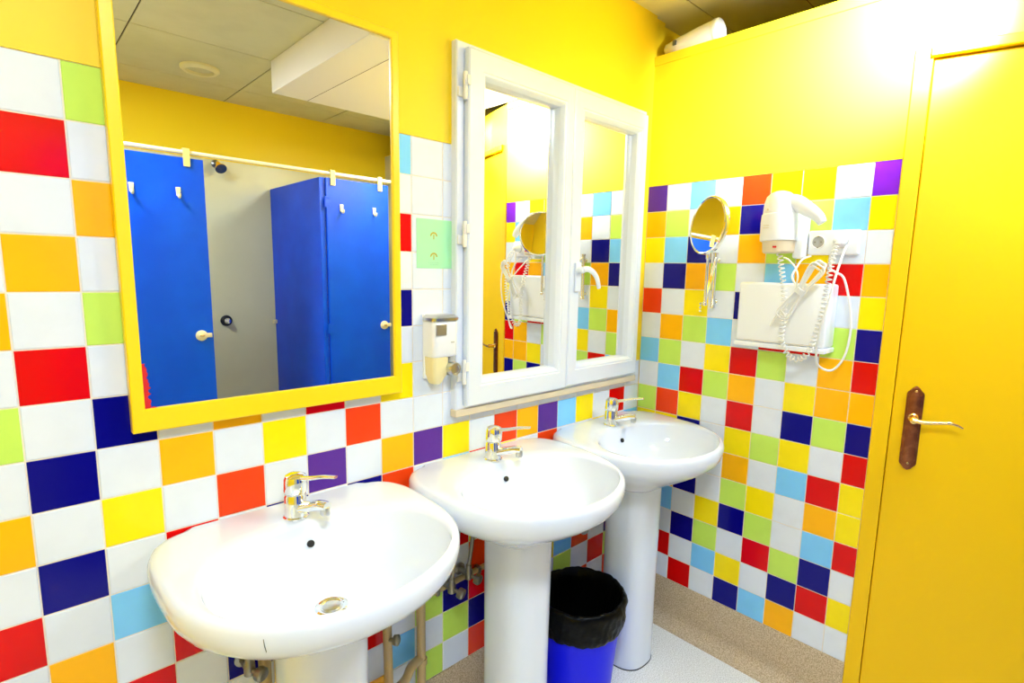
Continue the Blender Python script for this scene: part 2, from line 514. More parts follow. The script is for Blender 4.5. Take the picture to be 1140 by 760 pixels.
# handle on the right sash
h = empty('window_handle', (0, 0, 0)); h.parent = win
b = MB(); b.box(-0.484, -0.456, -0.054, -0.0441, 1.375, 1.475, bevel=0.004)
b.build('handle_plate', M['pvc'], h, smooth=0)
b = MB()
b.lathe([(0.011, 0.0), (0.011, 0.018), (0.009, 0.024), (0.0001, 0.025)], (-0.470, -0.052, 1.448), (0, -1, 0), 18)
lv = catmull([(-0.470, -0.073, 1.450), (-0.452, -0.080, 1.452), (-0.425, -0.082, 1.440), (-0.402, -0.080, 1.418), (-0.386, -0.076, 1.388)], 6)
b.tube(lv, [0.0105 - 0.002 * i / (len(lv) - 1) for i in range(len(lv))], 12, squash=(1.0, 0.75))
b.build('lever', M['pvc'], h)

# ------------------------------------------------------------------ big yellow-framed mirror
bm_ = empty('wall_mirror', (-1.445, 0, 1.11), 'large rectangular mirror in a flat yellow frame above the nearest washbasin', 'mirror')
FX0, FX1, FZ0, FZ1 = -1.741, -1.149, 1.112, 2.012
b = MB()
f4 = lambda k: (0.022 + k, 0.020 + k, 0.046 + k, 0.018 + k)
rect_frame(b, FX0, FX1, FZ0, FZ1, [((0,) * 4, -0.004), ((0,) * 4, -0.028), ((0.002,) * 4, -0.030), (f4(-0.002), -0.030), (f4(0), -0.028), (f4(0), -0.022)])
b.build('frame', M['frame_paint'], bm_, smooth=0)
b = MB(); b.box(FX0 + 0.012, FX1 - 0.012, -0.0235, -0.005, FZ0 + 0.02, FZ1 - 0.01)
glass = b.build('mirror_glass', M['mirror'], bm_, smooth=0)
# chipped red paint left on the glass along the frame
rnd = random.Random(3)
b = MB()
poly = []
N = 22
zz0, zz1 = FZ0 + 0.046, FZ0 + 0.135
for i in range(N + 1):
    t = i / N
    poly.append((FX0 + 0.0225 + 0.002 + (0.009 * (1 - t) ** 0.6 + 0.004) * rnd.uniform(0.35, 1.0), zz0 + (zz1 - zz0) * t))
poly = [(FX0 + 0.021, zz0)] + [(FX0 + 0.043, zz0), (FX0 + 0.037, zz0 + 0.003)] + poly + [(FX0 + 0.021, zz1)]
b.prism(poly, lambda a, z, d: Vector((a, -d, z)), 0.0236, 0.0242)
tag(b.build('paint_smear', M['red'], bm_, smooth=0), 'ragged red paint smear on the lower left of the glass')
for z in (1.25, 1.85):
    b = MB(); b.box(FX0 + 0.08, FX1 - 0.08, -0.006, -0.0015, z - 0.01, z + 0.01)
    b.build('wall_batten', M['gasket'], bm_, smooth=0)

# ------------------------------------------------------------------ mint notice
nt = empty('notice', (-1.025, 0, 1.51), 'small mint green notice with two golden symbols beside the casement window', 'notice')
b = MB(); b.box(-1.083, -0.966, -0.0016, -0.0004, 1.443, 1.576, bevel=0.0003)
b.build('sheet', M['mint'], nt, smooth=0)
for zc in (1.532, 1.476):
    b = MB()
    arc = [(-1.028 + 0.0115 * math.cos(a), zc + 0.010 * math.sin(a)) for a in [PI * (1.08 - 1.16 * k / 12) for k in range(13)]]
    arc2 = [(-1.028 + 0.0072 * math.cos(a), zc + 0.0055 * math.sin(a)) for a in [PI * (1.02 - 1.04 * k / 12) for k in range(13)]]
    b.prism(arc + arc2[::-1], lambda a, z, d: Vector((a, -d, z)), 0.0016, 0.0020)
    b.prism([(-1.0295, zc - 0.010), (-1.0265, zc - 0.010), (-1.0265, zc + 0.004), (-1.0295, zc + 0.004)], lambda a, z, d: Vector((a, -d, z)), 0.0016, 0.0020)
    b.build('symbol', M['gold_ink'], nt, smooth=0)
b = MB()
for zc, wid in ((1.458, 0.034), (1.453, 0.026)):
    x = -1.028 - wid / 2
    while x < -1.028 + wid / 2:
        w = rnd.uniform(0.0015, 0.004)
        b.box(x, x + w, -0.0019, -0.0016, zc - 0.0008, zc + 0.0008)
        x += w + 0.0014
b.build('caption', M['grey_ink'], nt, smooth=0)

# ------------------------------------------------------------------ soap dispenser
sd = empty('soap_dispenser', (-1.025, 0, 1.12), 'white wall soap dispenser with round push button left of the casement window', 'soap dispenser')
def sbox(b, x0, x1, y0, y1, z0, z1, bev): b.box(x0, x1, y0, y1, z0, z1, bevel=bev, seg=3)
b = MB(); sbox(b, -1.068, -0.985, -0.012, -0.0006, 1.135, 1.318, 0.004)
b.build('back_plate', M['plastic'], sd, smooth=30)
b = MB()
prof = []
def rr(x0, x1, y0, y1, z, rad, n=5):
    pts = []
    for cx, cy, a0 in ((x1 - rad, y1 - 0.0, 0), (x0 + rad, y1, 90), (x0 + rad, y0 + rad, 180), (x1 - rad, y0 + rad, 270)):
        if a0 in (0, 90):
            pts.append((x1 if a0 == 0 else x0, y1, z))
        else:
            for k in range(n + 1):
                a = math.radians(a0 + 90 * k / n)
                pts.append((cx + rad * math.cos(a), cy + rad * math.sin(a), z))
    return pts
b.loft([rr(-1.066, -0.987, -0.056, -0.010, 1.200, 0.014), rr(-1.068, -0.985, -0.060, -0.010, 1.206, 0.016), rr(-1.068, -0.985, -0.062, -0.010, 1.296, 0.016), rr(-1.066, -0.987, -0.060, -0.010, 1.301, 0.016)], True, True, True)
b.build('cover', M['plastic'], sd, smooth=40)
b = MB(); b.loft([rr(-1.071, -0.982, -0.066, -0.010, 1.3012, 0.018), rr(-1.071, -0.982, -0.067, -0.010, 1.309, 0.018), rr(-1.062, -0.991, -0.056, -0.010, 1.317, 0.014)], True, True, True)
b.build('lid', M['steel'], sd, smooth=40)
b = MB(); b.box(-1.064, -1.030, -0.0665, -0.0622, 1.262, 1.294, bevel=0.0015)
for xk in (-1.056, -1.040): b.box(xk - 0.002, xk + 0.002, -0.0675, -0.0665, 1.281, 1.288)
b.build('lock_plate', M['steel'], sd, smooth=0)
b = MB(); b.loft([rr(-1.052, -1.028, -0.040, -0.010, 1.122, 0.010), rr(-1.064, -1.012, -0.052, -0.010, 1.150, 0.012), rr(-1.066, -1.010, -0.055, -0.010, 1.1995, 0.014)], True, True, True)
b.build('reservoir', M['amber'], sd, smooth=40)
b = MB(); b.loft([rr(-1.020, -0.992, -0.050, -0.010, 1.146, 0.010), rr(-1.0095, -0.987, -0.054, -0.010, 1.152, 0.010), rr(-1.0095, -0.987, -0.055, -0.010, 1.1995, 0.010)], True, True, True)
b.build('pump_housing', M['grey'], sd, smooth=40)
b = MB(); b.lathe([(0.019, 0.0), (0.019, 0.018), (0.0165, 0.022), (0.013, 0.022), (0.012, 0.019), (0.0001, 0.018)], (-1.004, -0.052, 1.166), (0, -1, 0), 24)
b.build('push_button', M['steel'], sd)
b = MB(); b.box(-1.013, -1.002, -0.0628, -0.0618, 1.2395, 1.2425)
b.build('mark', M['grey'], sd, smooth=0)

# ------------------------------------------------------------------ washbasins
def basin_outline():
    half = [(0.0, -0.496), (0.05, -0.4935), (0.128, -0.470), (0.197, -0.428), (0.252, -0.362), (0.281, -0.285), (0.289, -0.20), (0.289, -0.12), (0.282, -0.075), (0.266, -0.036)]
    right = catmull(half, 10)
    corner = [Vector((0.266, -0.036)), Vector((0.247, -0.0165)), Vector((0.225, -0.006)), Vector((0.200, -0.0012))]
    top = [Vector((0.200 * (1 - k / 12), -0.0012)) for k in range(1, 13)]
    half_pts = right + corner[1:] + top
    half_pts = resample([Vector((p[0], p[1])) for p in half_pts], 56)
    left = [Vector((-p.x, p.y)) for p in reversed(half_pts[1:-1])]
    return half_pts + left
OUT = basin_outline()
BC = Vector((0, -0.297)); BRX, BRY = 0.236, 0.178
def bowl_pt(p):
    d = p - BC
    a = math.atan2(d.y / BRY, d.x / BRX)
    # a softened rectangle-ellipse, flatter towards the tap ledge
    e = 2.25
    c, s = math.cos(a), math.sin(a)
    k = (abs(c) ** e + abs(s) ** e) ** (-1 / e)
    return BC + Vector((BRX * c * k, BRY * s * k))
BOWL = [bowl_pt(p) for p in OUT]
def zr(y, base):  # the rim rises a little towards the wall
    return base + 0.010 * max(0.0, min(1.0, (y + 0.5) / 0.5))
def rounded_ring(cx, cy, rx, ry, e=2.4):
    r = []
    for p in OUT:
        a = math.atan2((p.y + 0.25) / 0.245, p.x / 0.29)
        c, s = math.cos(a), math.sin(a)
        k = (abs(c) ** e + abs(s) ** e) ** (-1 / e)
        r.append(Vector((cx + rx * c * k, cy + ry * s * k)))
    return r
PEDY = -0.200
def make_basin(cx, label):
    root = empty('washbasin', (cx, 0, 0), label, 'washbasin', 'white pedestal washbasins along the tiled wall')
    P3 = lambda q, z: Vector((cx + q.x, min(q.y, -0.0012), z))
    b = MB()
    ped = rounded_ring(0, PEDY, 0.094, 0.090)
    rings = []
    for s, z in ((0.0, 0.684), (0.12, 0.700), (0.30, 0.724), (0.50, 0.748), (0.68, 0.770), (0.82, 0.789), (0.915, 0.806), (0.968, 0.822), (0.992, 0.838), (1.0, 0.850)):
        rings.append([P3(a.lerp(o, s), z) for a, o in zip(ped, OUT)])
    C0 = Vector((0, -0.25))
    for s, z in ((0.998, 0.8575), (0.988, 0.8655), (0.968, 0.870), (0.94, 0.8715)):
        rings.append([P3(C0.lerp(o, s) if o.y < -0.003 else Vector((o.x * s, o.y)), zr(o.y, z)) for o in OUT])
    last = [C0.lerp(o, 0.94) if o.y < -0.003 else Vector((o.x * 0.94, o.y)) for o in OUT]
    for w, z in ((0.35, 0.8705), (0.7, 0.869), (0.9, 0.866), (0.975, 0.861), (1.0, 0.854)):
        rings.append([P3(a.lerp(q, w), zr(a.lerp(q, w).y, z)) for a, q in zip(last, BOWL)])
    D0 = Vector((0.0, -0.258))
    for s, z in ((0.965, 0.836), (0.92, 0.812), (0.85, 0.787), (0.74, 0.766), (0.58, 0.751), (0.38, 0.743), (0.2, 0.740), (0.085, 0.739)):
        rings.append([P3(D0.lerp(q, s), z) for q in BOWL])
    b.loft(rings, True, True, True)
    bowl = b.build('bowl', M['ceramic'], root, smooth=60)
    # pedestal
    b = MB()
    rings = []
    for z, rx, ry in ((0.002, 0.088, 0.090), (0.012, 0.0885, 0.0905), (0.3, 0.088, 0.090), (0.58, 0.090, 0.092), (0.66, 0.091, 0.092), (0.692, 0.093, 0.0935), (0.702, 0.090, 0.090)):
        rings.append([Vector((cx + q.x, q.y, z)) for q in rounded_ring(0, PEDY, rx, ry, 2.6)])
    b.loft(rings, True, True, True)
    ped_o = b.build('pedestal', M['ceramic'], root, smooth=50)
    b = MB()
    b.loft([[Vector((cx + q.x, q.y, z)) for q in rounded_ring(0, PEDY, rx, ry, 2.6)] for z, rx, ry in ((0.0005, 0.0895, 0.0915), (0.004, 0.0895, 0.0915))], True, True, True)
    tag(b.build('base_seal', M['black'], ped_o), 'dark sealant line')
    # drain
    b = MB()
    dx, dy, dz = cx + 0.0, -0.258, 0.739
    b.lathe([(0.0335, -0.001), (0.0335, 0.0022), (0.030, 0.0042), (0.023, 0.003), (0.021, 0.0012), (0.0001, 0.0010)], (dx, dy, dz), (0, 0, 1), 36)
    dr = b.build('drain', M['chrome'], root)
    b = MB(); b.lathe([(0.0185, 0.0008), (0.0185, 0.0035), (0.016, 0.005), (0.0001, 0.0055)], (dx, dy, dz), (0, 0, 1), 28)
    b.build('plug', M['steel'], dr)
    # overflow
    b = MB()
    ax = Vector((0, -0.93, 0.36)).normalized()
    oc = Vector((cx + 0.012, -0.1315, 0.825))
    b.lathe([(0.0078, -0.004), (0.0078, 0.0012), (0.0066, 0.002), (0.0001, 0.0021)], oc, ax, 24)
    ov = b.build('overflow_hole', M['dark'], root)
    # mixer tap
    tx, ty, tz = cx, -0.082, zr(-0.082, 0.868)
    tap = empty('mixer_tap', (0, 0, 0)); tap.parent = root
    b = MB()
    b.lathe([(0.0001, 0), (0.028, 0), (0.028, 0.003), (0.0245, 0.006), (0.0238, 0.05), (0.0222, 0.054), (0.0222, 0.057), (0.0245, 0.058), (0.0001, 0.0585)], (tx, ty, tz), (0, 0, 1), 32)
    b.build('tap_body', M['chrome'], tap)
    sw = math.radians(24)
    F = Vector((math.sin(sw), -math.cos(sw), 0))
    b = MB()
    o = Vector((tx, ty, tz))
    sp = catmull([o + F * 0.012 + Vector((0, 0, 0.022)), o + F * 0.04 + Vector((0, 0, 0.031)), o + F * 0.07 + Vector((0, 0, 0.040)), o + F * 0.092 + Vector((0, 0, 0.041))], 6)
    b.tube(sp, [0.0165 - 0.004 * i / (len(sp) - 1) for i in range(len(sp))], 16, squash=(0.78, 1.0))
    spout = b.build('spout', M['chrome'], tap)
    b = MB(); e = o + F * 0.085 + Vector((0, 0, 0.020))
    b.lathe([(0.0001, 0), (0.0098, 0), (0.0105, 0.002), (0.0105, 0.016), (0.0098, 0.018), (0.0001, 0.0182)], e, (0, 0, 1), 20)
    b.build('aerator', M['steel'], spout)
    b = MB()
    tilt = (Vector((0, 0, 1)) + F * 0.10).normalized()
    b.lathe([(0.0001, 0.0), (0.0240, 0.0), (0.0252, 0.003), (0.0252, 0.030), (0.0225, 0.038), (0.014, 0.043), (0.0001, 0.0445)], o + Vector((0, 0, 0.0600)), tilt, 32)
    lp = catmull([o + F * 0.012 + Vector((0, 0, 0.092)), o + F * 0.045 + Vector((0, 0, 0.098)), o + F * 0.08 + Vector((0, 0, 0.107)), o + F * 0.118 + Vector((0, 0, 0.113))], 6)
    b.tube(lp, [0.0095 - 0.004 * i / (len(lp) - 1) for i in range(len(lp))], 12, squash=(0.6, 1.0))
    b.build('lever', M['chrome'], tap)
    return root

basin1 = make_basin(-1.46, 'nearest of three white pedestal washbasins, under the yellow-framed mirror')
def copy_tree(o, parent=None):
    c = o.copy(); COL.objects.link(c)
    if parent is not None: c.parent = parent
    for ch in list(o.children): copy_tree(ch, c)
    return c
for cx, lab in ((-0.871, 'middle white pedestal washbasin with the blue bin to its right'), (-0.2905, 'farthest white pedestal washbasin touching the right tiled wall in the corner')):
    o = copy_tree(basin1); o.location = (cx, 0, 0); o['label'] = lab
# hairline crack in the nearest basin's front edge
b = MB()
cr = [(-1.648, -0.4315, 0.862), (-1.6485, -0.4345, 0.852), (-1.648, -0.4355, 0.843), (-1.645, -0.433, 0.830), (-1.642, -0.4255, 0.817)]
b.tube(cr, 0.0006, 6)
tag(b.build('crack', M['gasket'], basin1), 'hairline crack in the front edge')

# ------------------------------------------------------------------ waste bin
wb = empty('waste_bin', (-0.58, -0.205, 0), 'blue waste bin with black liner between middle and far pedestals', 'waste bin')
WBX, WBY = -0.58, -0.205
b = MB()
b.lathe([(0.0001, 0.001), (0.106, 0.001), (0.109, 0.004), (0.140, 0.36), (0.145, 0.364), (0.145, 0.372), (0.139, 0.372), (0.136, 0.36), (0.104, 0.010), (0.0001, 0.008)], (WBX, WBY, 0), (0, 0, 1), 48)
b.build('bucket', M['blue_bin'], wb)
b = MB()
rnd = random.Random(11)
n = 144
ph = [rnd.uniform(0, 6.28) for _ in range(6)]
def wr(a, amp): return amp * (math.sin(7 * a + ph[0]) * 0.5 + math.sin(13 * a + ph[1]) * 0.35 + math.sin(23 * a + ph[2]) * 0.25 + math.sin(37 * a + ph[3]) * 0.2)
rings = []
for r, z, ar, az in ((0.1400, 0.272, 0.003, 0.006), (0.1440, 0.280, 0.007, 0.005), (0.1480, 0.296, 0.009, 0.005), (0.1475, 0.312, 0.006, 0.006), (0.1530, 0.328, 0.009, 0.006), (0.1515, 0.345, 0.006, 0.005), (0.1555, 0.360, 0.008, 0.004), (0.1530, 0.374, 0.005, 0.004), (0.1485, 0.382, 0.003, 0.004), (0.1420, 0.384, 0.003, 0.004), (0.1360, 0.378, 0.004, 0.003), (0.130, 0.35, 0.006, 0.004), (0.118, 0.26, 0.010, 0.006), (0.098, 0.13, 0.012, 0.006), (0.05, 0.09, 0.008, 0.01)):
    ring = []
    for k in range(n):
        a = 2 * PI * k / n
        q = max(r + wr(a + z * 9, ar * 0.55), 0.001)
        ring.append((WBX + q * math.cos(a), WBY + q * math.sin(a), z + wr(a * 1.0 + 1 + z * 2, az * 0.8)))
    rings.append(ring)
b.loft(rings, True, False, True)
b.build('bin_liner', M['liner'], wb, smooth=70)

# ------------------------------------------------------------------ pipes and valves
dp = empty('drain_pipe', (-1.10, 0, 0), 'cream painted waste pipes with S bend right of the nearest pedestal', 'pipe')
b = MB(); b.tube([(-1.098, -0.035, 0.0), (-1.100, -0.035, 0.56)], 0.0135, 16)
b.tube([(-1.098, -0.035, 0.286), (-1.098, -0.035, 0.304)], 0.0165, 16)
b.build('riser', M['pipe'], dp)
b = MB(); b.tube(catmull([(-1.100, -0.036, 0.305), (-1.118, -0.040, 0.306), (-1.140, -0.044, 0.300), (-1.158, -0.046, 0.275), (-1.185, -0.046, 0.262), (-1.225, -0.046, 0.262), (-1.30, -0.046, 0.262)], 6), 0.0135, 14)
b.build('bend', M['pipe'], dp)
b = MB(); b.tube([(-1.212, -0.046, 0.262), (-1.215, -0.046, 0.48)], 0.0125, 14)
b.tube([(-1.213, -0.046, 0.268), (-1.213, -0.046, 0.284)], 0.016, 14)
br = b.build('branch', M['pipe'], dp)
b = MB(); b.lathe([(0.006, 0.0), (0.006, 0.014), (0.014, 0.016), (0.015, 0.026), (0.010, 0.029), (0.0001, 0.03)], (-1.214, -0.056, 0.432), (0.6, -1, 0.2), 14)
b.build('stop_knob', M['valve'], br)

def angle_valve(x, z, label, hose_to, knob_dir=(0.4, -1, -0.25), y=-0.05):
    r = empty('angle_valve', (x, 0, z), label, 'valve', 'shut-off valves under the washbasins')
    b = MB()
    b.lathe([(0.0001, 0), (0.019, 0), (0.019, 0.004), (0.010, 0.007), (0.009, 0.05), (0.0001, 0.051)], (x, -0.002, z), (0, -1, 0), 18)
    b.lathe([(0.0001, -0.012), (0.012, -0.012), (0.012, 0.014), (0.009, 0.02), (0.009, 0.032), (0.0001, 0.033)], (x, y, z), (0, 0, 1), 18)
    b.build('valve_body', M['valve'], r)
    b = MB()
    k = Vector(knob_dir).normalized()
    b.lathe([(0.006, 0.0), (0.006, 0.016), (0.0145, 0.018), (0.016, 0.022), (0.016, 0.034), (0.012, 0.038), (0.0001, 0.039)], Vector((x, y, z)) + k * 0.006, k, 14)
    b.build('knob', M['valve'], r)
    b = MB()
    hx, hy, hz = hose_to
    b.tube(catmull([(x, y, z + 0.03), (x + 0.002, y - 0.004, z + 0.06), ((x + hx) / 2, (y + hy) / 2, (z + hz) / 2 + 0.01), (hx, hy, hz)], 6), 0.0062, 10)
    b.build('hose', M['hose'], r)
    return r
angle_valve(-1.000, 0.492, 'dull metal valve left of middle pedestal, nearer the cream riser pipe', (-0.985, -0.07, 0.71))
angle_valve(-0.936, 0.512, 'dull metal valve close beside the middle pedestal, on the horizontal pipe', (-0.930, -0.07, 0.69))
angle_valve(-0.405, 0.505, 'dull metal valve left of the far pedestal, above the bin', (-0.385, -0.07, 0.70), (-0.5, -1, -0.3))
angle_valve(-1.566, 0.53, 'dull metal valve left of the nearest pedestal at the photo bottom', (-1.560, -0.07, 0.70), (0.5, -1, -0.1))
sp_ = empty('supply_pipe', (-0.93, 0, 0.49), 'thin horizontal cream supply pipe left of the middle pedestal', 'pipe')
b = MB(); b.tube([(-1.055, -0.014, 0.478), (-0.80, -0.014, 0.492)], 0.009, 12)
b.build('pipe_run', M['pipe'], sp_)
for x, z in ((-1.03, 0.4795), (-0.87, 0.488)):
    b = MB(); b.box(x - 0.006, x + 0.006, -0.026, -0.0006, z - 0.012, z + 0.012, bevel=0.002)
    b.build('pipe_clip', M['valve'], sp_, smooth=0)
b = MB(); b.tube([(-1.532, -0.04, 0.0), (-1.530, -0.04, 0.60)], 0.014, 14)
tag(b.build('drain_pipe', M['pipe'], None), 'cream painted vertical pipe left of the nearest pedestal', 'pipe')

# ------------------------------------------------------------------ magnifying mirror on its arm (right wall)
mg = empty('shaving_mirror', (0, -0.316, 1.42), 'round chrome magnifying mirror on a folding wall arm', 'mirror')
MX, MY, MZ, MR = -0.222, -0.388, 1.601, 0.0925
ax = Vector((-0.884, 0.456, 0.100)).normalized()
mc = Vector((MX, MY, MZ))
b = MB()
b.lathe([(0.0001, -0.018), (MR * 0.75, -0.018), (MR, -0.010), (MR + 0.002, 0.0), (MR + 0.002, 0.005), (MR - 0.002, 0.008), (MR - 0.005, 0.0065), (MR - 0.006, 0.004), (0.0001, 0.0038)], mc, ax, 56)
b.build('rim', M['chrome'], mg, smooth=40)
b = MB(); b.lathe([(0.0001, 0.0042), (MR - 0.0055, 0.0042), (MR - 0.0055, 0.0056), (0.0001, 0.0056)], mc, ax, 56)
b.build('mirror_glass', M['mirror'], mg, smooth=30)
b = MB()
b.lathe([(0.0001, 0), (0.010, 0), (0.010, 0.004), (0.0085, 0.008), (0.0085, 0.192), (0.010, 0.196), (0.010, 0.2), (0.0001, 0.2)], (-0.017, -0.316, 1.322), (0, 0, 1), 20)
for z in (1.345, 1.495): b.lathe([(0.0001, 0), (0.010, 0), (0.010, 0.003), (0.006, 0.005), (0.006, 0.012), (0.0001, 0.013)], (-0.0006, -0.316, z), (-1, 0, 0), 16)
b.build('wall_post', M['chrome'], mg)
for off in (0.0, 0.014):
    b = MB()
    b.tube([(-0.017, -0.316, 1.508 - off * 2.2), (-0.112, -0.352, 1.440 - off * 1.6), (-0.206, -0.386, 1.362 - off * 0.6)], 0.0042, 10)
    b.build('arm', M['chrome'], mg)
b = MB()
b.lathe([(0.0001, 0), (0.006, 0), (0.0075, 0.004), (0.006, 0.010), (0.0048, 0.016), (0.0048, 0.150), (0.0075, 0.155), (0.0075, 0.170), (0.006, 0.176), (0.0001, 0.18)], (-0.207, -0.386, 1.340), (0, 0, 1), 16)
b.build('spindle', M['chrome'], mg)
b = MB()
for k, z in enumerate((1.345, 1.333, 1.321)):
    b.lathe([(0.0001, -0.004), (0.003, -0.003), (0.0042, 0), (0.003, 0.003), (0.0001, 0.004)], (-0.207, -0.370, z), (0, 0, 1), 10)
b.tube([(-0.207, -0.384, 1.350), (-0.207, -0.371, 1.349), (-0.207, -0.370, 1.320)], 0.0012, 6)
b.build('pull_chain', M['chrome'], mg)

# ------------------------------------------------------------------ towel box
tb = empty('towel_dispenser', (0, -0.588, 1.20), 'white box towel dispenser under the hair dryer on right wall', 'towel dispenser')
b = MB()
b.box(-0.088, -0.0008, -0.728, -0.445, 1.222, 1.421, bevel=0.008, seg=3)
b.build('cover', M['plastic'], tb, smooth=30)
b = MB(); b.box(-0.092, -0.0008, -0.731, -0.442, 1.206, 1.2215, bevel=0.003)
b.build('bottom_tray', M['plastic'], tb, smooth=30)
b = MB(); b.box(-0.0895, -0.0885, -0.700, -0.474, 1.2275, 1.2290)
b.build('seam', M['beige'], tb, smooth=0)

# ------------------------------------------------------------------ socket strip
so = empty('power_socket', (0, -0.70, 1.55), 'white double power socket strip right of the hair dryer', 'socket')
b = MB(); b.box(-0.022, -0.0008, -0.775, -0.630, 1.512, 1.588, bevel=0.005, seg=3)
b.build('plate', M['plastic'], so, smooth=30)
for y in (-0.660, -0.728):
    b = MB(); b.lathe([(0.021, 0.0), (0.0215, 0.003), (0.0195, 0.004), (0.018, 0.003), (0.0175, 0.001), (0.0001, 0.0008)], (-0.0215, y, 1.552), (-1, 0, 0), 28)
    s_ = b.build('outlet', M['plastic2'], so)
    b = MB(); b.lathe([(0.0001, 0.0009), (0.0170, 0.0009), (0.0172, 0.0016), (0.0150, 0.0018), (0.0001, 0.0016)], (-0.0215, y, 1.552), (-1, 0, 0), 24)
    b.build('recess', M['grey'], s_)
    b = MB()
    for dz in (-0.009, 0.009): b.lathe([(0.0001, 0.0012), (0.0028, 0.0012), (0.0028, 0.0026), (0.0001, 0.0027)], (-0.0215, y + dz, 1.552), (-1, 0, 0), 10)
    b.box(-0.0250, -0.0222, y - 0.003, y + 0.003, 1.5335, 1.5365); b.box(-0.0250, -0.0222, y - 0.003, y + 0.003, 1.5675, 1.5705)
    b.build('contact', M['valve'], s_, smooth=0)

# ------------------------------------------------------------------ hair dryer
hd = empty('hair_dryer', (0, -0.56, 1.50), 'white wall hair dryer resting nozzle-down with a coiled cord', 'hair dryer')
HX = -0.085
b = MB()
hy = -0.561
b.lathe([(0.0001, 0.0), (0.050, 0.0), (0.055, 0.002), (0.0560, 0.010), (0.0555, 0.060), (0.0535, 0.084), (0.0505, 0.087), (0.0495, 0.10), (0.047, 0.122), (0.041, 0.140), (0.030, 0.151), (0.015, 0.157), (0.0001, 0.1585)], (HX, hy, 1.553), (0, 0.03, 1), 36)
b.build('barrel', M['plastic'], hd, smooth=35)
b = MB()
b.lathe([(0.0001, 0.0), (0.043, 0.0), (0.047, 0.004), (0.049, 0.038), (0.047, 0.040), (0.0001, 0.040)], (HX, hy - 0.002, 1.516), (0, 0.02, 1), 32)
b.build('nozzle', M['beige'], hd, smooth=35)  # the nozzle's shading is painted in as beige
b = MB(); b.box(HX - 0.0495, HX - 0.046, -0.575, -0.563, 1.531, 1.537, bevel=0.001)
tag(b.build('indicator', M['red'], hd, smooth=0), 'small red indicator')
b = MB()
hpth = catmull([(HX, -0.575, 1.672), (HX - 0.003, -0.61, 1.668), (HX - 0.006, -0.645, 1.648), (HX - 0.008, -0.675, 1.626), (HX - 0.008, -0.690, 1.605)], 6)
nn = len(hpth) - 1
b.tube(hpth, [0.029 - 0.016 * (i / nn) ** 1.2 for i in range(nn + 1)], 18, squash=(1.0, 0.85))
b.build('handle', M['plastic'], hd, smooth=50)
b = MB()
b.box(-0.050, -0.0008, -0.627, -0.592, 1.500, 1.665, bevel=0.008, seg=3)
b.box(-0.035, -0.0008, -0.610, -0.530, 1.56, 1.64, bevel=0.004)
b.build('wall_bracket', M['plastic'], hd, smooth=30)
for z, y in ((1.600, -0.540), (1.592, -0.540)):
    b = MB(); b.box(HX - 0.0575, HX - 0.0535, y - 0.010, y + 0.008, z, z + 0.0012)
    b.build('printed_line', M['beige'], hd, smooth=0)
b = MB()
b.lathe([(0.0001, 0), (0.004, 0), (0.0035, 0.0012), (0.0001, 0.0015)], (HX - 0.0515, -0.541, 1.650), (-1, 0.1, 0.05), 12)
b.build('button', M['beige'], hd)
# coiled cord: from the dryer down, round and up to the socket
path = catmull([(-0.100, -0.572, 1.520), (-0.104, -0.585, 1.47), (-0.112, -0.602, 1.40), (-0.120, -0.612, 1.32), (-0.120, -0.610, 1.25), (-0.108, -0.622, 1.205), (-0.104, -0.650, 1.182), (-0.104, -0.680, 1.196), (-0.110, -0.705, 1.255), (-0.112, -0.722, 1.34), (-0.108, -0.727, 1.42), (-0.090, -0.727, 1.50), (-0.060, -0.727, 1.545)], 12)
path = resample(path, 900)
helix = []
turns = 58
up = Vector((1, 0, 0))
for i, p in enumerate(path):
    t = (path[min(i + 1, len(path) - 1)] - path[max(i - 1, 0)]).normalized()
    a = (up - t * up.dot(t)).normalized(); c = t.cross(a)
    th = 2 * PI * turns * i / len(path)
    helix.append(p + a * math.cos(th) * 0.0075 + c * math.sin(th) * 0.0075)
b = MB(); b.tube(helix, 0.0021, 6)
b.build('coiled_cord', M['cord'], hd, smooth=80)
b = MB(); b.lathe([(0.0001, 0), (0.017, 0), (0.0185, 0.003), (0.0175, 0.022), (0.010, 0.032), (0.006, 0.042), (0.0001, 0.043)], (-0.0262, -0.728, 1.552), (-1, 0, 0), 20)
b.build('plug', M['plastic'], hd)

# second, smooth cable: bundled over the box and hanging in a long loop
pc = empty('power_cable', (0, -0.70, 1.19), 'smooth white power cable bundled over the towel dispenser with long hanging loop', 'cable')
b = MB()
loop = catmull([(-0.055, -0.722, 1.530), (-0.060, -0.718, 1.495), (-0.066, -0.716, 1.47), (-0.060, -0.730, 1.458), (-0.050, -0.752, 1.440), (-0.045, -0.772, 1.37), (-0.045, -0.784, 1.29), (-0.048, -0.776, 1.205), (-0.055, -0.750, 1.158), (-0.070, -0.722, 1.160), (-0.098, -0.712, 1.19), (-0.130, -0.724, 1.28), (-0.132, -0.740, 1.36), (-0.118, -0.748, 1.44), (-0.075, -0.752, 1.52), (-0.055, -0.753, 1.538)], 8)
b.tube(loop, 0.0034, 8)
b.build('hanging_loop', M['cord'], pc, smooth=80)
b = MB()
rnd = random.Random(5)
e0 = Vector((-0.136, -0.620, 1.330)); e1 = Vector((-0.138, -0.706, 1.468))
ax = (e1 - e0).normalized(); side = ax.cross(Vector((-1, 0, 0))).normalized()
pts = []
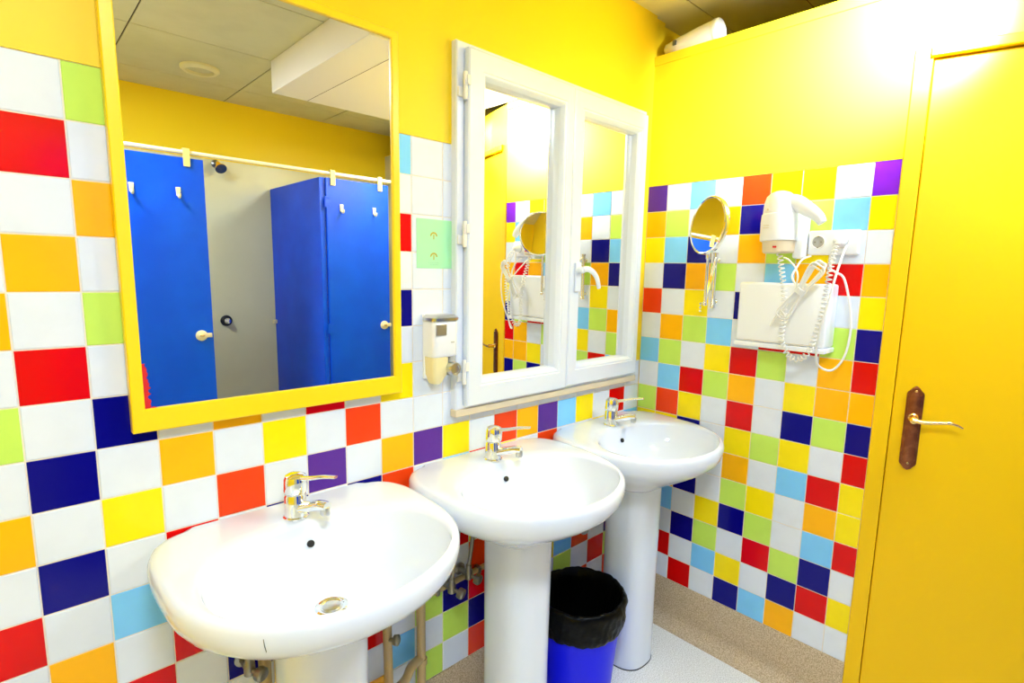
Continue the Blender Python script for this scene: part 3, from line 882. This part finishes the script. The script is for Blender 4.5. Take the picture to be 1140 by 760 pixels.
for k in range(5):
    w0 = 0.011 + 0.003 * k; off = Vector((-0.0022 * k, 0, 0))
    s0 = rnd.uniform(-0.004, 0.004); l0 = rnd.uniform(-0.012, 0.012); l1 = rnd.uniform(-0.016, 0.010)
    a0 = e0 + ax * l0; a1 = e1 + ax * l1
    m = a0.lerp(a1, 0.5)
    pts += [a0 + side * (w0 + s0) * 0.9 + off, m + side * w0 * 0.5 + off, a1 + side * w0 + off, a1 + ax * 0.012 + off, a1 - side * w0 + off, m - side * w0 * 0.5 + off, a0 - side * w0 * 0.9 + off, a0 - ax * 0.012 + off]
b.tube(catmull(pts, 6), 0.0028, 8)
b.build('cable_bundle', M['cord'], pc, smooth=80)
b = MB()
m = e0.lerp(e1, 0.5) + Vector((-0.004, 0, 0))
tp = []
for k in range(5 * 14 + 1):
    a = 2 * PI * k / 14
    tp.append(m + ax * (k / 70 * 0.016 - 0.008) + side * math.cos(a) * 0.013 + Vector((-1, 0, 0)) * math.sin(a) * 0.012)
b.tube(tp, 0.0024, 6)
b.build('wrapped_turns', M['cord'], pc, smooth=80)
b = MB()
b.tube(catmull([(-0.016, -0.640, 1.509), (-0.060, -0.630, 1.496), (-0.095, -0.628, 1.470), (-0.130, -0.630, 1.440), (-0.140, -0.655, 1.405)], 8), 0.003, 8)
b.tube(catmull([(-0.130, -0.600, 1.500), (-0.134, -0.618, 1.492), (-0.138, -0.644, 1.462), (-0.142, -0.650, 1.425), (-0.140, -0.634, 1.37), (-0.140, -0.596, 1.32), (-0.138, -0.578, 1.285)], 8), 0.0026, 8)
b.build('cable_lead', M['cord'], pc, smooth=80)
# ------------------------------------------------------------------ tube lying on the partition
tu = empty('tube', (0.036, -0.13, ZP), 'white tapered tube lying on top of the yellow partition near the corner', 'tube')
b = MB()
b.lathe([(0.0001, 0.0), (0.016, 0.0), (0.022, 0.006), (0.030, 0.06), (0.037, 0.14), (0.040, 0.20), (0.040, 0.205), (0.0001, 0.2055)], (0.036, -0.025, ZP + 0.030), (0, -1, 0.075), 28)
b.build('tube_body', M['plastic2'], tu, smooth=40)
b = MB(); b.lathe([(0.041, 0.0), (0.042, 0.004), (0.041, 0.016), (0.036, 0.021), (0.0001, 0.022)], (0.036, -0.025 - 0.2045, ZP + 0.030 + 0.0155), (0, -1, 0.075), 28)
b.build('end_cap', M['plastic'], tu, smooth=40)
b = MB(); b.box(0.0015, 0.0100, -0.086, -0.072, ZP + 0.030, ZP + 0.046)
b.build('slot', M['gasket'], tu, smooth=0)

# ------------------------------------------------------------------ stalls behind the camera (seen in the big mirror)
SY = -1.80
rail = empty('header_rail', (-1.3, SY, 1.958), 'pale tubular rail above the blue cubicle doors', 'rail')
b = MB(); b.tube([(XL + 0.001, SY + 0.004, 1.958), (xe - 0.001, SY + 0.004, 1.958)], 0.0095, 16)
b.build('tube', M['rail'], rail)
for x in (-1.223, -0.513, -0.223):
    b = MB(); b.box(x - 0.014, x + 0.014, SY + 0.0160, SY + 0.0195, 1.893, 1.972, bevel=0.001)
    b.box(x - 0.014, x + 0.014, SY - 0.012, SY + 0.0195, 1.9706, 1.975, bevel=0.001)
    b.build('clip', M['yellow_clip'], rail, smooth=0)
def cubicle_door(x0, x1, knob_x, hooks, hinge_x, label):
    r = empty('cubicle_door', ((x0 + x1) / 2, SY, 0.02), label, 'cubicle door', 'blue cubicle doors', 'thing')
    b = MB(); b.box(x0, x1, SY - 0.012, SY + 0.012, 0.02, 1.932, bevel=0.001)
    b.build('panel', M['blue_door'], r, smooth=0)
    b = MB()
    b.lathe([(0.0001, 0.0), (0.026, 0.0), (0.026, 0.004), (0.022, 0.007), (0.013, 0.008), (0.012, 0.016), (0.0001, 0.017)], (knob_x, SY + 0.0122, 1.093), (0, 1, 0), 24)
    b.box(knob_x + 0.018, knob_x + 0.046, SY + 0.0122, SY + 0.018, 1.082, 1.104, bevel=0.002)
    k = b.build('thumb_turn', M['hook'], r)
    b = MB(); b.box(knob_x - 0.010, knob_x + 0.010, SY + 0.029, SY + 0.034, 1.090, 1.096, bevel=0.001)
    b.build('turn_bar', M['brass'], k, smooth=0)
    for hx in hooks:
        b = MB()
        b.prism([(-0.010, 0.024), (0.010, 0.024), (0.008, -0.016), (-0.008, -0.016)], lambda a, z, d: Vector((hx + a, SY + d, 1.770 + z)), 0.0122, 0.018, bevel=0.001)
        b.tube(catmull([(hx, SY + 0.016, 1.760), (hx, SY + 0.028, 1.748), (hx, SY + 0.040, 1.750), (hx, SY + 0.043, 1.764)], 5), 0.0055, 8)
        b.build('coat_hook', M['hook'], r)
    for z in (0.35, 1.09, 1.80):
        b = MB(); b.box(hinge_x - 0.012, hinge_x + 0.026, SY + 0.0122, SY + 0.0145, z - 0.030, z + 0.030, bevel=0.0008)
        for dz in (-0.018, 0.018): b.lathe([(0.0001, 0), (0.004, 0), (0.003, 0.0015), (0.0001, 0.002)], (hinge_x + 0.014, SY + 0.0145, z + dz), (0, 1, 0), 10)
        b.build('hinge', M['blue_door'], r, smooth=0)
    return r
cubicle_door(-1.72, -1.153, -1.206, (-1.445, -1.265), -1.72, 'bright blue cubicle door at the left of the big mirror reflection')
cubicle_door(-0.551, -0.166, -0.206, (-0.465, -0.262), -0.551, 'bright blue cubicle door at the right of the big mirror reflection')
pp = empty('partition_panel', (-0.578, -2.17, 0.14), 'dark blue cubicle partition seen edge-on beside the right blue door', 'partition panel')
b = MB(); b.box(-0.584, -0.555, YB + 0.004, SY - 0.002, 0.02, 1.932, bevel=0.001)
b.build('panel', M['blue_door'], pp, smooth=0)
b = MB(); b.box(-0.602, -0.584, YB + 0.001, YB + 0.035, 1.060, 1.085, bevel=0.002)
b.lathe([(0.0001, 0), (0.006, 0), (0.006, 0.004), (0.0001, 0.005)], (-0.602, YB + 0.02, 1.0725), (-1, 0, 0), 12)
b.build('wall_bracket', M['hook'], pp, smooth=0)
for nm, x in (('left', -1.735),):
    p2 = empty('partition_panel', (x, -2.17, 0.14), 'blue cubicle partition behind the left blue door', 'partition panel')
    b = MB(); b.box(x - 0.011, x + 0.011, YB + 0.004, SY - 0.016, 0.02, 1.932, bevel=0.001)
    b.build('panel', M['blue_door'], p2, smooth=0)
sv = empty('shower_valve', (-0.885, YB, 1.09), 'round dark chrome shower valve on the cream stall wall', 'shower valve')
b = MB(); b.lathe([(0.0001, 0), (0.034, 0), (0.034, 0.006), (0.026, 0.012), (0.0001, 0.013)], (-0.885, YB + 0.0003, 1.09), (0, 1, 0), 24)
b.build('rosette', M['black'], sv)
b = MB(); b.lathe([(0.0001, 0.012), (0.018, 0.012), (0.020, 0.03), (0.016, 0.045), (0.0001, 0.047)], (-0.885, YB, 1.09), (0, 1, 0), 20)
b.build('push_knob', M['chrome'], sv)
sh = empty('wall_shower', (-0.895, YB, 2.04), 'small chrome shower head high on the cream stall wall', 'shower head')
b = MB(); b.lathe([(0.0001, 0), (0.024, 0), (0.024, 0.008), (0.014, 0.014), (0.012, 0.05), (0.0001, 0.051)], (-0.895, YB + 0.0003, 2.045), (0, 1, 0), 20)
b.build('wall_mount', M['valve'], sh)
b = MB(); b.lathe([(0.0001, 0), (0.012, 0), (0.016, 0.02), (0.032, 0.05), (0.032, 0.058), (0.0001, 0.059)], (-0.895, YB + 0.045, 2.045), (0.1, 0.75, -0.65), 22)
b.build('spray_cup', M['brass'], sh)

# round ceiling diffuser seen in the mirror
cv = empty('ceiling_vent', (-1.085, -2.02, ZC), 'round cream ceiling vent reflected at the top of the big mirror', 'vent')
b = MB(); b.lathe([(0.088, 0.0), (0.088, 0.010), (0.074, 0.022), (0.064, 0.020), (0.062, 0.0)], (-1.085, -2.02, ZC - 0.0003), (0, 0, -1), 40)
b.build('ring', M['vent'], cv, smooth=40)
b = MB(); b.lathe([(0.0001, 0.004), (0.057, 0.004), (0.057, 0.008), (0.045, 0.012), (0.0001, 0.013)], (-1.085, -2.02, ZC - 0.0003), (0, 0, -1), 40)
b.build('disc', M['ceiling'], cv, smooth=40)

# ------------------------------------------------------------------ lights
def area(name, loc, rot, size, power, color, shape='SQUARE', size_y=None, spread=180):
    l = bpy.data.lights.new(name, 'AREA')
    l.shape = shape; l.size = size
    if size_y: l.size_y = size_y
    l.energy = power; l.color = color
    l.spread = math.radians(spread)
    o = bpy.data.objects.new(name, l); COL.objects.link(o)
    o.location = loc; o.rotation_euler = rot
    return o
COOL = (0.69, 0.83, 1.0)
area('bulkhead_light', (-0.15, -1.42, BZ - 0.004), (0, 0, 0), 0.25, 18, COOL, 'SQUARE')
area('room_ceiling_light', (-1.85, -1.50, ZC - 0.004), (0, 0, 0), 0.40, 36, COOL, 'SQUARE')
def lamp(kind, name, loc, power, color, radius, target=None, cone=60, blend=1.0):
    l = bpy.data.lights.new(name, kind)
    l.energy = power; l.color = color; l.shadow_soft_size = radius
    o = bpy.data.objects.new(name, l); COL.objects.link(o); o.location = loc
    if kind == 'SPOT':
        l.spot_size = math.radians(cone); l.spot_blend = blend
        o.rotation_euler = (Vector(target) - Vector(loc)).to_track_quat('-Z', 'Y').to_euler()
    return o
lamp('SPOT', 'door_spotlight', (-0.28, -1.04, BZ - 0.03), 620, (0.86, 0.94, 1.0), 0.05, (0.0, -0.83, 2.17), 88)
lamp('POINT', 'ceiling_fill', (-2.50, -1.45, 2.12), 5, COOL, 0.09)  # unseen fill light, added to lift the ceiling and back wall

w = bpy.data.worlds.new('world'); scene.world = w
w.use_nodes = True
w.node_tree.nodes['Background'].inputs['Color'].default_value = (0.9, 0.92, 1.0, 1)
w.node_tree.nodes['Background'].inputs['Strength'].default_value = 0.05

# ------------------------------------------------------------------ camera (solved from the tile grid)
F_PX, CXP, CYP = 604.483, 586.2775, 389.2965
R0 = Vector((0.7199368630155398, -0.6937022536974784, 0.021635537580172653))
R1 = Vector((-0.08371633569915327, -0.11774364902077496, -0.9895089733056387))
R2 = Vector((0.6889719520792152, 0.7105727382402958, -0.14284220406181677))
cam = bpy.data.cameras.new('camera')
co = bpy.data.objects.new('camera', cam); COL.objects.link(co)
mw = Matrix(((R0.x, -R1.x, -R2.x, -1.90312711), (R0.y, -R1.y, -R2.y, -1.28237659), (R0.z, -R1.z, -R2.z, 1.44006187), (0, 0, 0, 1)))
co.matrix_world = mw
cam.sensor_fit = 'HORIZONTAL'; cam.sensor_width = 36.0
cam.lens = 36.0 * F_PX / 1140.0
cam.shift_x = (570.0 - CXP) / 1140.0
cam.shift_y = (CYP - 380.0) / 1140.0
cam.clip_start = 0.01
scene.camera = co

vs = scene.view_settings
vs.view_transform = 'Standard'; vs.look = 'None'; vs.exposure = 0.2; vs.gamma = 1.0; vs.use_curve_mapping = False
scene.cycles.max_bounces = 12
scene.cycles.glossy_bounces = 8
scene.cycles.diffuse_bounces = 6
